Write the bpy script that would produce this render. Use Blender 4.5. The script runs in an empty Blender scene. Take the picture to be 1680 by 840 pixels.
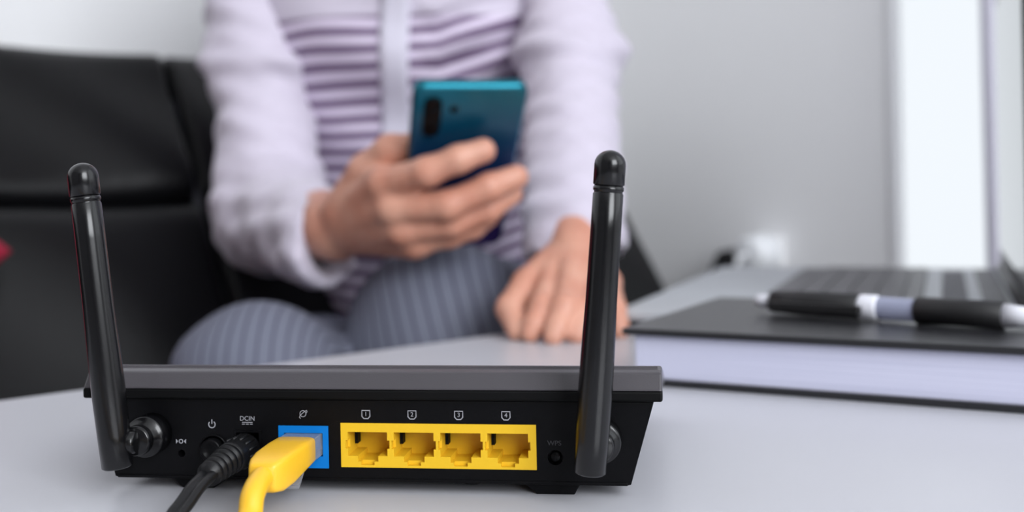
import bpy, bmesh, math, random
import numpy as np
from mathutils import Vector, Matrix

random.seed(4)
C = bpy.context.scene.collection
sc = bpy.context.scene
R = math.radians

# ------------------------------------------------------------------ camera
F, CX, CY, ROLL, CAMZ = 1800.0, 840.0, 300.0, R(1.2), 0.544
cam_d = bpy.data.cameras.new('camera')
cam = bpy.data.objects.new('camera', cam_d)
C.objects.link(cam)
cam_d.sensor_width = 36.0
cam_d.lens = F / 1680.0 * 36.0
cam_d.shift_y = -(420 - CY) / 1680.0
cam_d.clip_start = 0.01
cr, sr = math.cos(ROLL), math.sin(ROLL)
cam.matrix_world = Matrix(((cr, sr, 0, 0), (0, 0, -1, 0), (-sr, cr, 0, CAMZ), (0, 0, 0, 1)))
cam_d.dof.use_dof = True
cam_d.dof.focus_distance = 0.330
cam_d.dof.aperture_fstop = 7.2
sc.camera = cam

# ------------------------------------------------------------------ world, light, exposure
w = bpy.data.worlds.new('overcast_sky')
sc.world = w
w.use_nodes = True
w.node_tree.nodes['Background'].inputs[0].default_value = (0.90, 0.95, 1.0, 1)
w.node_tree.nodes['Background'].inputs[1].default_value = 1.0
sc.view_settings.view_transform = 'Standard'
sc.view_settings.look = 'None'
sc.view_settings.exposure = 0.0
sc.view_settings.gamma = 1.0
sc.view_settings.use_curve_mapping = False
sc.cycles.use_denoising = True
sc.cycles.sample_clamp_indirect = 8

SOFA_A = R(38)                                   # the sofa, the table and the room share this heading
SX = Vector((math.cos(SOFA_A), math.sin(SOFA_A), 0))
SY = Vector((-math.sin(SOFA_A), math.cos(SOFA_A), 0))
SO = Vector((-0.336, 1.234, 0))
def room(x, y, z=0.0):
    return SO + SX * x + SY * y + Vector((0, 0, z))
ROOM_M = Matrix.Translation(SO) @ Matrix.Rotation(SOFA_A, 4, 'Z')
WX, WY, WXN, WYN, CEIL = 0.70, 0.24, -3.2, -3.4, 2.5   # window wall, sofa wall, far side, back, ceiling

def area(name, loc, direction, sx, sy, power, col):
    l = bpy.data.lights.new(name, 'AREA')
    l.shape = 'RECTANGLE'; l.size = sx; l.size_y = sy; l.energy = power; l.color = col
    o = bpy.data.objects.new(name, l); C.objects.link(o)
    o.location = loc
    o.rotation_euler = Vector(direction).to_track_quat('-Z', 'Y').to_euler()
    return o
# daylight of the wide window on the window wall (right of the frame) and of the one behind the camera
area('daylight_side_window', room(WX - 0.03, -2.10, 1.45), -SX, 1.5, 1.5, 9, (0.90, 0.95, 1.0))
area('daylight_back_window', room(-0.65, WYN + 0.05, 1.62), SY, 1.5, 1.5, 88, (0.93, 0.96, 1.0))

# ------------------------------------------------------------------ pixel rays -> places
def ray(px, py):
    a, b = px - CX, py - CY
    return Vector(((a * cr - b * sr) / F, 1.0, -(a * sr + b * cr) / F))
CAM = Vector((0, 0, CAMZ))
def W(px, py, d):
    return CAM + ray(px, py) * d
def onwall(px, py, inset=0.0):
    k = ray(px, py)
    t = (WX - inset - (CAM - SO).dot(SX)) / k.dot(SX)
    p = CAM + k * t - SO
    return p.dot(SX), p.dot(SY), p.z

# ------------------------------------------------------------------ materials
def lin(c):
    return tuple(((v / 255) / 12.92 if v / 255 <= 0.04045 else (((v / 255) + 0.055) / 1.055) ** 2.4) for v in c)
def mat(name, rgb, rough=0.5, metal=0.0, spec=0.5, bump=0.0, scale=200.0, var=0.0, **kw):
    m = bpy.data.materials.new(name); m.use_nodes = True
    nt = m.node_tree; b = nt.nodes['Principled BSDF']
    col = lin(rgb) + (1,)
    b.inputs['Base Color'].default_value = col
    b.inputs['Roughness'].default_value = rough
    b.inputs['Metallic'].default_value = metal
    b.inputs['Specular IOR Level'].default_value = spec
    for k, v in kw.items():
        b.inputs[k.replace('_', ' ')].default_value = v
    if bump or var:
        tc = nt.nodes.new('ShaderNodeTexCoord')
        n = nt.nodes.new('ShaderNodeTexNoise'); n.inputs['Scale'].default_value = scale; n.inputs['Detail'].default_value = 4
        nt.links.new(tc.outputs['Object'], n.inputs['Vector'])
        if bump:
            bp = nt.nodes.new('ShaderNodeBump'); bp.inputs['Strength'].default_value = bump; bp.inputs['Distance'].default_value = 0.002
            nt.links.new(n.outputs['Fac'], bp.inputs['Height']); nt.links.new(bp.outputs['Normal'], b.inputs['Normal'])
        if var:
            mx = nt.nodes.new('ShaderNodeMix'); mx.data_type = 'RGBA'
            mx.inputs[6].default_value = tuple(v * (1 - var) for v in col[:3]) + (1,)
            mx.inputs[7].default_value = tuple(min(1, v * (1 + var)) for v in col[:3]) + (1,)
            nt.links.new(n.outputs['Fac'], mx.inputs[0]); nt.links.new(mx.outputs[2], b.inputs['Base Color'])
    return m

M = {}
M['wall'] = mat('wall_paint', (243, 243, 244), 0.85, bump=0.05, scale=60)
M['wall_grey'] = mat('grey_wall_paint', (142, 140, 142), 0.85, bump=0.05, scale=60)
M['ceiling'] = mat('ceiling_paint', (235, 235, 235), 0.9, bump=0.03, scale=60)
M['floor'] = mat('floor_laminate', (84, 76, 70), 0.45, var=0.2, scale=6)
M['trim'] = mat('white_trim', (232, 232, 234), 0.4, bump=0.02)
M['table'] = mat('white_lacquer', (192, 192, 198), 0.32, bump=0.01, scale=300)
M['tmetal'] = mat('table_leg_metal', (150, 150, 155), 0.35, metal=0.9, bump=0.02)
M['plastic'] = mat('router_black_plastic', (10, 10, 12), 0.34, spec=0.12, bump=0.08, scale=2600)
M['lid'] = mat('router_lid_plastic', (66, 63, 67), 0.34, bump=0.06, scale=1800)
M['deep'] = mat('deep_black', (5, 5, 6), 0.6, spec=0.15, bump=0.02)
M['ant'] = mat('antenna_rubberised_plastic', (10, 10, 12), 0.22, spec=0.45, bump=0.006, scale=3000)
M['yellow'] = mat('lan_yellow_plastic', (224, 180, 38), 0.42, spec=0.25, bump=0.02, scale=900, var=0.03)
M['cyellow'] = mat('cable_yellow_pvc', (232, 180, 40), 0.40, bump=0.03, scale=700, var=0.03)
M['blue'] = mat('wan_blue_plastic', (0, 112, 192), 0.42, spec=0.25, bump=0.02, scale=900)
M['cblack'] = mat('cable_black_pvc', (14, 14, 16), 0.42, spec=0.35, bump=0.06, scale=1200)
M['clear'] = mat('clear_plug_plastic', (215, 218, 225), 0.12, bump=0.01, Transmission_Weight=0.75, IOR=1.45)
M['gold'] = mat('contact_gold', (200, 150, 70), 0.3, metal=1.0, bump=0.01)
M['print'] = mat('grey_print', (150, 150, 156), 0.6, bump=0.01)
M['print_dim'] = mat('dim_print', (58, 58, 62), 0.6, bump=0.01)
M['leather'] = mat('black_leather', (12, 12, 14), 0.32, spec=0.22, bump=0.2, scale=260)
M['cover'] = mat('black_book_cover', (30, 30, 33), 0.30, bump=0.12, scale=900)
M['silver'] = mat('laptop_silver', (190, 194, 199), 0.42, metal=0.3, bump=0.02, scale=1500)
M['key'] = mat('laptop_key', (74, 72, 78), 0.36, bump=0.04, scale=1500)
M['grille'] = mat('laptop_grille', (92, 92, 98), 0.5, metal=0.4, bump=0.3, scale=2500)
M['lapdark'] = mat('laptop_dark', (20, 20, 22), 0.4, bump=0.03)
M['screen'] = mat('screen_glass', (8, 8, 10), 0.08, bump=0.005)
M['penblack'] = mat('pen_rubber', (16, 15, 17), 0.5, bump=0.08, scale=1500)
M['penwhite'] = mat('pen_white', (228, 228, 236), 0.3, bump=0.02)
M['penclear'] = mat('pen_clear_barrel', (176, 180, 205), 0.15, bump=0.01, Transmission_Weight=0.35, IOR=1.4)
M['white'] = mat('white_plastic', (238, 240, 243), 0.35, bump=0.02)
M['red'] = mat('crimson_fabric', (150, 20, 50), 0.8, bump=0.2, scale=500)
M['hair'] = mat('brown_hair', (58, 38, 28), 0.45, bump=0.5, scale=120)
M['sleeve'] = mat('sheer_white_fabric', (203, 195, 210), 0.75, bump=0.12, scale=90, var=0.04, Sheen_Weight=0.3)
M['placket'] = mat('white_placket', (210, 206, 220), 0.7, bump=0.08, scale=200)
M['shoe'] = mat('black_shoe', (20, 20, 20), 0.35, bump=0.05)
M['curtain'] = mat('sheer_curtain', (224, 222, 236), 0.8, bump=0.08, scale=120, Transmission_Weight=0.0)
M['glass'] = mat('window_glass', (255, 255, 255), 0.02, bump=0.0, Transmission_Weight=1.0, IOR=1.01)
M['pteal'] = mat('phone_teal_frame', (28, 106, 122), 0.25, metal=0.85, bump=0.01)
M['lens'] = mat('camera_lens_black', (4, 4, 6), 0.2, spec=0.15, bump=0.01)

def skin_mat():
    m = mat('skin', (222, 168, 148), 0.48, bump=0.12, scale=420)
    nt = m.node_tree; b = nt.nodes['Principled BSDF']
    tc = nt.nodes.new('ShaderNodeTexCoord')
    n = nt.nodes.new('ShaderNodeTexNoise'); n.inputs['Scale'].default_value = 38; n.inputs['Detail'].default_value = 3
    rp = nt.nodes.new('ShaderNodeValToRGB')
    rp.color_ramp.elements[0].position = 0.3; rp.color_ramp.elements[0].color = lin((194, 132, 110)) + (1,)
    rp.color_ramp.elements[1].position = 0.7; rp.color_ramp.elements[1].color = lin((210, 156, 134)) + (1,)
    nt.links.new(tc.outputs['Object'], n.inputs['Vector']); nt.links.new(n.outputs['Fac'], rp.inputs[0])
    nt.links.new(rp.outputs[0], b.inputs['Base Color'])
    b.inputs['Subsurface Weight'].default_value = 0.12
    b.inputs['Subsurface Radius'].default_value = (0.006, 0.002, 0.001)
    return m
M['skin'] = skin_mat()

def math_node(nt, op, a, b=None, clamp=False):
    n = nt.nodes.new('ShaderNodeMath'); n.operation = op; n.use_clamp = clamp
    for i, v in enumerate((a, b)):
        if v is None: continue
        if hasattr(v, 'is_output') or hasattr(v, 'links'): nt.links.new(v, n.inputs[i])
        else: n.inputs[i].default_value = v
    return n.outputs[0]

def stripe_top_mat():
    m = mat('purple_striped_fabric', (230, 220, 235), 0.75)
    nt = m.node_tree; b = nt.nodes['Principled BSDF']
    tc = nt.nodes.new('ShaderNodeTexCoord'); sep = nt.nodes.new('ShaderNodeSeparateXYZ')
    nt.links.new(tc.outputs['Object'], sep.inputs[0])
    nz = nt.nodes.new('ShaderNodeTexNoise'); nz.inputs['Scale'].default_value = 9; nz.inputs['Detail'].default_value = 1
    nt.links.new(tc.outputs['Object'], nz.inputs['Vector'])
    # the right panel is pulled into slanted folds
    xr = math_node(nt, 'MULTIPLY', math_node(nt, 'MAXIMUM', math_node(nt, 'SUBTRACT', sep.outputs['X'], 0.03), 0.0), -0.35)
    z = math_node(nt, 'ADD', sep.outputs['Z'], math_node(nt, 'MULTIPLY', nz.outputs['Fac'], 0.014))
    z = math_node(nt, 'ADD', z, xr)
    s = math_node(nt, 'SINE', math_node(nt, 'MULTIPLY', z, 2 * math.pi / 0.0143))
    rp = nt.nodes.new('ShaderNodeValToRGB')
    e = rp.color_ramp.elements
    e[0].position = 0.42; e[0].color = lin((112, 92, 122)) + (1,)
    e[1].position = 0.60; e[1].color = lin((216, 204, 224)) + (1,)
    nt.links.new(math_node(nt, 'ADD', math_node(nt, 'MULTIPLY', s, 0.5), 0.5), rp.inputs[0])
    yoke = nt.nodes.new('ShaderNodeMix'); yoke.data_type = 'RGBA'
    yoke.inputs[7].default_value = lin((203, 195, 210)) + (1,)
    fz = math_node(nt, 'MULTIPLY', math_node(nt, 'SUBTRACT', sep.outputs['Z'], 0.688), 300, True)
    nt.links.new(fz, yoke.inputs[0]); nt.links.new(rp.outputs[0], yoke.inputs[6])
    nt.links.new(yoke.outputs[2], b.inputs['Base Color'])
    return m
M['stripe'] = stripe_top_mat()

def trouser_mat():
    m = mat('grey_pinstripe', (112, 114, 130), 0.85)
    nt = m.node_tree; b = nt.nodes['Principled BSDF']
    tc = nt.nodes.new('ShaderNodeTexCoord'); sep = nt.nodes.new('ShaderNodeSeparateXYZ')
    nt.links.new(tc.outputs['Object'], sep.inputs[0])
    # stripes run along each leg (coordinate measured around the leg, stored on the mesh)
    at_ = nt.nodes.new('ShaderNodeAttribute'); at_.attribute_name = 'stripe'; xx = at_.outputs['Fac']
    s = math_node(nt, 'SINE', math_node(nt, 'MULTIPLY', xx, 2 * math.pi / 0.0098))
    rp = nt.nodes.new('ShaderNodeValToRGB')
    e = rp.color_ramp.elements
    e[0].position = 0.90; e[0].color = lin((104, 107, 122)) + (1,)
    e[1].position = 0.98; e[1].color = lin((56, 56, 76)) + (1,)
    nt.links.new(math_node(nt, 'ADD', math_node(nt, 'MULTIPLY', s, 0.5), 0.5), rp.inputs[0])
    nt.links.new(rp.outputs[0], b.inputs['Base Color'])
    n = nt.nodes.new('ShaderNodeTexNoise'); n.inputs['Scale'].default_value = 600
    bp = nt.nodes.new('ShaderNodeBump'); bp.inputs['Strength'].default_value = 0.2; bp.inputs['Distance'].default_value = 0.001
    nt.links.new(tc.outputs['Object'], n.inputs['Vector'])
    nt.links.new(n.outputs['Fac'], bp.inputs['Height']); nt.links.new(bp.outputs['Normal'], b.inputs['Normal'])
    return m
M['trouser'] = trouser_mat()

def page_mat():
    m = mat('page_edges', (225, 225, 240), 0.8)
    nt = m.node_tree; b = nt.nodes['Principled BSDF']
    tc = nt.nodes.new('ShaderNodeTexCoord'); mp = nt.nodes.new('ShaderNodeMapping')
    mp.inputs['Scale'].default_value = (6, 6, 2600)
    n = nt.nodes.new('ShaderNodeTexNoise'); n.inputs['Scale'].default_value = 1; n.inputs['Detail'].default_value = 2
    nt.links.new(tc.outputs['Object'], mp.inputs[0]); nt.links.new(mp.outputs[0], n.inputs['Vector'])
    rp = nt.nodes.new('ShaderNodeValToRGB')
    rp.color_ramp.elements[0].position = 0.25; rp.color_ramp.elements[0].color = lin((184, 185, 208)) + (1,)
    rp.color_ramp.elements[1].position = 0.75; rp.color_ramp.elements[1].color = lin((212, 212, 230)) + (1,)
    nt.links.new(n.outputs['Fac'], rp.inputs[0]); nt.links.new(rp.outputs[0], b.inputs['Base Color'])
    return m
M['page'] = page_mat()

def phone_mat():
    m = mat('phone_gradient_glass', (10, 60, 90), 0.24, metal=0.5, Coat_Weight=0.15, Coat_Roughness=0.1)
    nt = m.node_tree; b = nt.nodes['Principled BSDF']
    tc = nt.nodes.new('ShaderNodeTexCoord'); sep = nt.nodes.new('ShaderNodeSeparateXYZ')
    nt.links.new(tc.outputs['Object'], sep.inputs[0])
    f = math_node(nt, 'MULTIPLY', sep.outputs['Z'], -1 / 0.149)
    rp = nt.nodes.new('ShaderNodeValToRGB'); e = rp.color_ramp.elements
    e[0].position = 0.02; e[0].color = lin((14, 108, 128)) + (1,)
    e[1].position = 0.9; e[1].color = lin((48, 30, 92)) + (1,)
    k = e.new(0.16); k.color = lin((8, 92, 122)) + (1,)
    k = e.new(0.42); k.color = lin((16, 60, 112)) + (1,)
    nt.links.new(f, rp.inputs[0]); nt.links.new(rp.outputs[0], b.inputs['Base Color'])
    return m
M['phone'] = phone_mat()

# ------------------------------------------------------------------ object helpers
def link(name, me, m, parent=None, smooth=False):
    o = bpy.data.objects.new(name, me); C.objects.link(o)
    if m is not None and not me.materials: me.materials.append(M[m] if isinstance(m, str) else m)
    if parent is not None: o.parent = parent
    if smooth:
        for p in me.polygons: p.use_smooth = True
    return o
def obj(name, bm, m, parent=None, smooth=False, bevel=0.0, seg=2):
    bmesh.ops.recalc_face_normals(bm, faces=bm.faces)
    me = bpy.data.meshes.new(name); bm.to_mesh(me); bm.free()
    o = link(name, me, m, parent, smooth)
    if bevel:
        b = o.modifiers.new('bevel', 'BEVEL'); b.width = bevel; b.segments = seg; b.limit_method = 'ANGLE'; b.angle_limit = R(40)
        b.harden_normals = False
    return o
def poly(name, v, f, m, parent=None, smooth=False):
    me = bpy.data.meshes.new(name); me.from_pydata([tuple(p) for p in v], [], f); me.update()
    return link(name, me, m, parent, smooth)
def thing(name, label, cat, M4=None, group=None):
    o = bpy.data.objects.new(name, None); C.objects.link(o); o.empty_display_size = 0.02
    if M4 is not None: o.matrix_world = M4
    tag(o, label, cat, group); return o
def tag(o, label, cat, group=None):
    o['label'] = label; o['category'] = cat
    if group: o['group'] = group
    return o
def struct(o, label=None):
    o['kind'] = 'structure'
    if label: o['label'] = label
    return o
def box(bm, x0, x1, y0, y1, z0, z1):
    vs = [bm.verts.new(p) for p in ((x0, y0, z0), (x1, y0, z0), (x1, y1, z0), (x0, y1, z0), (x0, y0, z1), (x1, y0, z1), (x1, y1, z1), (x0, y1, z1))]
    for f in ((0, 3, 2, 1), (4, 5, 6, 7), (0, 1, 5, 4), (1, 2, 6, 5), (2, 3, 7, 6), (3, 0, 4, 7)):
        bm.faces.new([vs[i] for i in f])
    return bm
def B(*a):
    return box(bmesh.new(), *a)
def prism(bm, pts, axis_a, axis_b, axis_n, n0, n1, origin=Vector((0, 0, 0))):
    """extrude a 2-D outline (a, b) from n0 to n1"""
    lo = [bm.verts.new(origin + axis_a * a + axis_b * b + axis_n * n0) for a, b in pts]
    hi = [bm.verts.new(origin + axis_a * a + axis_b * b + axis_n * n1) for a, b in pts]
    k = len(pts)
    bm.faces.new(lo); bm.faces.new(list(reversed(hi)))
    for i in range(k):
        bm.faces.new((lo[i], hi[i], hi[(i + 1) % k], lo[(i + 1) % k]))
    return bm
XX, YY, ZZ = Vector((1, 0, 0)), Vector((0, 1, 0)), Vector((0, 0, 1))
def frame_for(d):
    d = d.normalized()
    a = d.orthogonal().normalized()
    return a, d.cross(a), d
def lathe(bm, p0, axis, prof, n=32, cap=True):
    """profile [(distance along axis, radius)]"""
    a, b, d = frame_for(Vector(axis)); p0 = Vector(p0)
    rings = []
    for s, r in prof:
        rings.append([bm.verts.new(p0 + d * s + (a * math.cos(2 * math.pi * i / n) + b * math.sin(2 * math.pi * i / n)) * max(r, 1e-6)) for i in range(n)])
    for A, Bq in zip(rings, rings[1:]):
        for i in range(n):
            bm.faces.new((A[i], A[(i + 1) % n], Bq[(i + 1) % n], Bq[i]))
    if cap:
        bm.faces.new(rings[0]); bm.faces.new(list(reversed(rings[-1])))
    return bm
def spline(pts, n=10):
    pts = [Vector(p) for p in pts]; out = []
    P = [pts[0] * 2 - pts[1]] + pts + [pts[-1] * 2 - pts[-2]]
    for i in range(1, len(P) - 2):
        for k in range(n):
            t = k / n
            out.append(0.5 * ((2 * P[i]) + (P[i + 1] - P[i - 1]) * t + (2 * P[i - 1] - 5 * P[i] + 4 * P[i + 1] - P[i + 2]) * t * t + (3 * P[i] - P[i - 1] - 3 * P[i + 1] + P[i + 2]) * t ** 3))
    out.append(pts[-1]); return out
def tube(bm, pts, r, n=16, section=None):
    """sweep a round (or given) section along points"""
    up = Vector((0, 0, 1)); rings = []
    prev = None
    for i, p in enumerate(pts):
        d = (pts[min(i + 1, len(pts) - 1)] - pts[max(i - 1, 0)]).normalized()
        if prev is None: a = d.orthogonal().normalized() if section is None else (up.cross(d)).normalized()
        else: a = (prev - d * prev.dot(d)).normalized()
        prev = a; b = d.cross(a)
        rr = r(i / (len(pts) - 1)) if callable(r) else r
        sec = section or [(math.cos(2 * math.pi * k / n), math.sin(2 * math.pi * k / n)) for k in range(n)]
        rings.append([bm.verts.new(p + a * (u * rr) + b * (v * rr)) for u, v in sec])
    n = len(rings[0])
    for A, Bq in zip(rings, rings[1:]):
        for i in range(n):
            bm.faces.new((A[i], A[(i + 1) % n], Bq[(i + 1) % n], Bq[i]))
    bm.faces.new(rings[0]); bm.faces.new(list(reversed(rings[-1])))
    return bm
def relief(xs, zs, depth, back):
    """front panel in the xz plane facing -y; depth(i, j) of each cell, walls wherever depths differ"""
    bm = bmesh.new(); cache = {}
    def v(x, y, z):
        k = (round(x, 7), round(y, 7), round(z, 7))
        if k not in cache: cache[k] = bm.verts.new(k)
        return cache[k]
    nx, nz = len(xs) - 1, len(zs) - 1
    D = lambda i, j: depth(i, j) if 0 <= i < nx and 0 <= j < nz else back
    def quad(*p):
        vs = [v(*q) for q in p]
        if len(set(vs)) == 4:
            try: bm.faces.new(vs)
            except ValueError: pass
    for i in range(nx):
        for j in range(nz):
            d = D(i, j); quad((xs[i], d, zs[j]), (xs[i + 1], d, zs[j]), (xs[i + 1], d, zs[j + 1]), (xs[i], d, zs[j + 1]))
    for i in range(nx + 1):
        for j in range(nz):
            a, b = D(i - 1, j), D(i, j)
            if a != b: quad((xs[i], a, zs[j]), (xs[i], b, zs[j]), (xs[i], b, zs[j + 1]), (xs[i], a, zs[j + 1]))
    for i in range(nx):
        for j in range(nz + 1):
            a, b = D(i, j - 1), D(i, j)
            if a != b: quad((xs[i], a, zs[j]), (xs[i + 1], a, zs[j]), (xs[i + 1], b, zs[j]), (xs[i], b, zs[j]))
    return bm
def text_mesh(name, body, size, m, parent, x, y, z):
    cu = bpy.data.curves.new(name, 'FONT'); cu.body = body; cu.size = size; cu.align_x = 'CENTER'; cu.align_y = 'CENTER'; cu.extrude = 0.00003
    o = bpy.data.objects.new(name, cu); C.objects.link(o)
    dg = bpy.context.evaluated_depsgraph_get()
    me = bpy.data.meshes.new_from_object(o.evaluated_get(dg)); bpy.data.objects.remove(o); bpy.data.curves.remove(cu)
    me.transform(Matrix.Translation((x, y, z)) @ Matrix.Rotation(R(90), 4, 'X'))
    me.materials.clear(); return link(name, me, m, parent)
def stroke(bm, pts, wd, y, closed=False):
    """flat printed line in the xz plane, a hair thick"""
    pts = [Vector((p[0], 0, p[1])) for p in pts]; k = len(pts)
    L, Rr = [], []
    for i in range(k):
        a = pts[(i - 1) % k] if closed or i else pts[i]
        b = pts[(i + 1) % k] if closed or i < k - 1 else pts[i]
        d = (b - a).normalized(); n = Vector((-d.z, 0, d.x)) * wd / 2
        L.append(pts[i] + n); Rr.append(pts[i] - n)
    vs = [[bm.verts.new((p.x, y + dy, p.z)) for p in S] for S in (L, Rr) for dy in (0, 0.00006)]
    lf, lb, rf, rb = vs
    for i in range(k if closed else k - 1):
        j = (i + 1) % k
        bm.faces.new((lf[i], lf[j], rf[j], rf[i])); bm.faces.new((lb[i], rb[i], rb[j], lb[j]))
        bm.faces.new((lf[i], lb[i], lb[j], lf[j])); bm.faces.new((rf[i], rf[j], rb[j], rb[i]))
    return bm

# ------------------------------------------------------------------ smooth-union solids (surface nets)
def cone(a, b, ra, rb): return ('c', Vector(a), Vector(b), ra, rb)
def ell(c, r, rot=None): return ('e', Vector(c), Vector(r), rot)
def sdf_eval(P, prims, k):
    out = None
    for p in prims:
        if p[0] == 'c':
            a = np.array(p[1]); d = np.array(p[2]) - a; L2 = max(float(d @ d), 1e-12)
            t = np.clip((P - a) @ d / L2, 0, 1)
            q = P - a - t[..., None] * d
            v = np.sqrt((q * q).sum(-1)) - (p[3] + (p[4] - p[3]) * t)
        else:
            q = P - np.array(p[1])
            if p[3] is not None: q = q @ np.array(p[3])
            r = np.array(p[2]); n = np.sqrt(((q / r) ** 2).sum(-1)); g = np.sqrt(((q / (r * r)) ** 2).sum(-1))
            v = n * (n - 1) / np.maximum(g, 1e-9)
        if out is None: out = v
        else:
            h = np.maximum(k - np.abs(out - v), 0) / k
            out = np.minimum(out, v) - h * h * k * 0.25
    return out
def solid(fn, lo, hi, h):
    """vertices and quads of the zero surface of fn over a grid"""
    lo = np.array(lo, float); n = np.ceil((np.array(hi) - lo) / h).astype(int) + 1
    ax = [lo[i] + h * np.arange(n[i]) for i in range(3)]
    V = np.empty(tuple(n))
    for i0 in range(0, n[0], 24):
        G = np.stack(np.meshgrid(ax[0][i0:i0 + 24], ax[1], ax[2], indexing='ij'), -1)
        V[i0:i0 + 24] = fn(G)
    V[0] = V[-1] = 1; V[:, 0] = V[:, -1] = 1; V[:, :, 0] = V[:, :, -1] = 1
    S = V < 0
    m = n - 1
    acc = np.zeros(tuple(m) + (3,)); cnt = np.zeros(tuple(m))
    offs = [(a, b, c) for a in (0, 1) for b in (0, 1) for c in (0, 1)]
    sl = lambda o: tuple(slice(o[i], o[i] + m[i]) for i in range(3))
    for o in offs:
        for axis in range(3):
            if o[axis]: continue
            o2 = list(o); o2[axis] = 1
            a, b = V[sl(o)], V[sl(o2)]
            x = (a < 0) != (b < 0)
            t = np.where(x, a / np.where(x, a - b, 1), 0)
            for i in range(3):
                acc[..., i] += np.where(x, (t if i == axis else o[i]), 0)
            cnt += x
    act = cnt > 0
    idx = -np.ones(tuple(m), int); idx[act] = np.arange(act.sum())
    cells = np.argwhere(act)
    verts = lo + h * (cells + acc[act] / cnt[act][:, None])
    faces = []
    for axis in range(3):
        u, v = (axis + 1) % 3, (axis + 2) % 3
        a = S[tuple(slice(0, n[i] - 1) if i == axis else slice(1, n[i] - 1) for i in range(3))]
        b = S[tuple(slice(1, n[i]) if i == axis else slice(1, n[i] - 1) for i in range(3))]
        e = np.argwhere(a != b)
        if not len(e): continue
        base = e.copy(); base[:, u] += 1; base[:, v] += 1
        flip = a[a != b]
        q = []
        for du, dv in ((-1, -1), (0, -1), (0, 0), (-1, 0)):
            c = base.copy(); c[:, u] += du; c[:, v] += dv
            q.append(idx[c[:, 0], c[:, 1], c[:, 2]])
        q = np.stack(q, 1); q[~flip] = q[~flip][:, ::-1]
        faces.append(q)
    return verts, np.concatenate(faces)
def solid_mesh(name, parts, m, parent, origin):
    V, Fc, off = [], [], 0
    for v, f in parts:
        V.append(v - np.array(origin)); Fc.append(f + off); off += len(v)
    V = np.concatenate(V); Fc = np.concatenate(Fc)
    me = bpy.data.meshes.new(name); me.from_pydata(V.tolist(), [], Fc.tolist()); me.update()
    return link(name, me, m, parent, True)
def bounds(prims, pad=0.02):
    P = []
    for p in prims:
        if p[0] == 'c':
            for q, r in ((p[1], p[3]), (p[2], p[4])): P += [np.array(q) - r, np.array(q) + r]
        else: P += [np.array(p[1]) - max(p[2]), np.array(p[1]) + max(p[2])]
    P = np.array(P); return P.min(0) - pad, P.max(0) + pad

# ================================================================== ROOM
def wall_slab(name, x0, x1, y0, y1, z0, z1, m):
    return struct(obj(name, B(x0, x1, y0, y1, z0, z1), m))
def in_room(o):
    o.matrix_world = ROOM_M; return o
in_room(wall_slab('floor', WXN, WX + 0.3, WYN, WY + 0.1, -0.1, 0, 'floor'))
in_room(wall_slab('ceiling', WXN, WX + 0.3, WYN, WY + 0.1, CEIL, CEIL + 0.1, 'ceiling'))
in_room(wall_slab('wall_sofa', WXN, WX, WY, WY + 0.1, 0, CEIL, 'wall'))
in_room(wall_slab('wall_far', WXN - 0.1, WXN, WYN, WY + 0.1, 0, CEIL, 'wall_grey'))
# window wall: panels around the low window in view
wy_far = onwall(1459, 300)[1]
wy_near = wy_far - 0.62
wz0, wz1 = 0.30, 2.15
bm = bmesh.new()
box(bm, WX, WX + 0.03, wy_far, WY + 0.1, 0, CEIL)
box(bm, WX, WX + 0.03, wy_near, wy_far, 0, wz0)
box(bm, WX, WX + 0.03, wy_near, wy_far, wz1, CEIL)
box(bm, WX, WX + 0.03, WYN, wy_near, 0, 0.7)
box(bm, WX, WX + 0.03, WYN, wy_near, 2.2, CEIL)
box(bm, WX, WX + 0.03, -1.35, wy_near, 0.7, 2.2)
box(bm, WX, WX + 0.03, WYN, -2.86, 0.7, 2.2)
in_room(struct(obj('wall_window', bm, 'wall')))
bm = bmesh.new()
box(bm, WXN, -1.4, WYN - 0.1, WYN, 0, CEIL); box(bm, 0.1, WX + 0.03, WYN - 0.1, WYN, 0, CEIL)
box(bm, -1.4, 0.1, WYN - 0.1, WYN, 0, 0.87); box(bm, -1.4, 0.1, WYN - 0.1, WYN, 2.37, CEIL)
in_room(struct(obj('wall_back', bm, 'wall_grey')))
in_room(struct(obj('baseboard_sofa', B(WXN, WX, WY - 0.012, WY, 0, 0.08), 'trim', bevel=0.003)))
in_room(struct(obj('baseboard_window', B(WX - 0.012, WX, wy_far + 0.02, WY, 0, 0.08), 'trim', bevel=0.003)))
win = in_room(struct(bpy.data.objects.new('window_1', None))); C.objects.link(win)
fx0, fx1 = WX - 0.004, WX + 0.016
fr = bmesh.new()
box(fr, fx0, fx1, wy_far - 0.012, wy_far, wz0, wz1); box(fr, fx0, fx1, wy_near, wy_near + 0.05, wz0, wz1)
box(fr, fx0, fx1, wy_near, wy_far, wz0, wz0 + 0.05); box(fr, fx0, fx1, wy_near, wy_far, wz1 - 0.05, wz1)
obj('window_frame', fr, 'trim', win, bevel=0.004)
obj('window_pane', B(fx0 + 0.008, fx0 + 0.012, wy_near + 0.04, wy_far - 0.010, wz0 + 0.04, wz1 - 0.04), 'glass', win)
obj('window_sill', B(WX - 0.03, WX - 0.004, wy_near, wy_far, wz0 - 0.03, wz0), 'trim', win, bevel=0.004)
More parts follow.
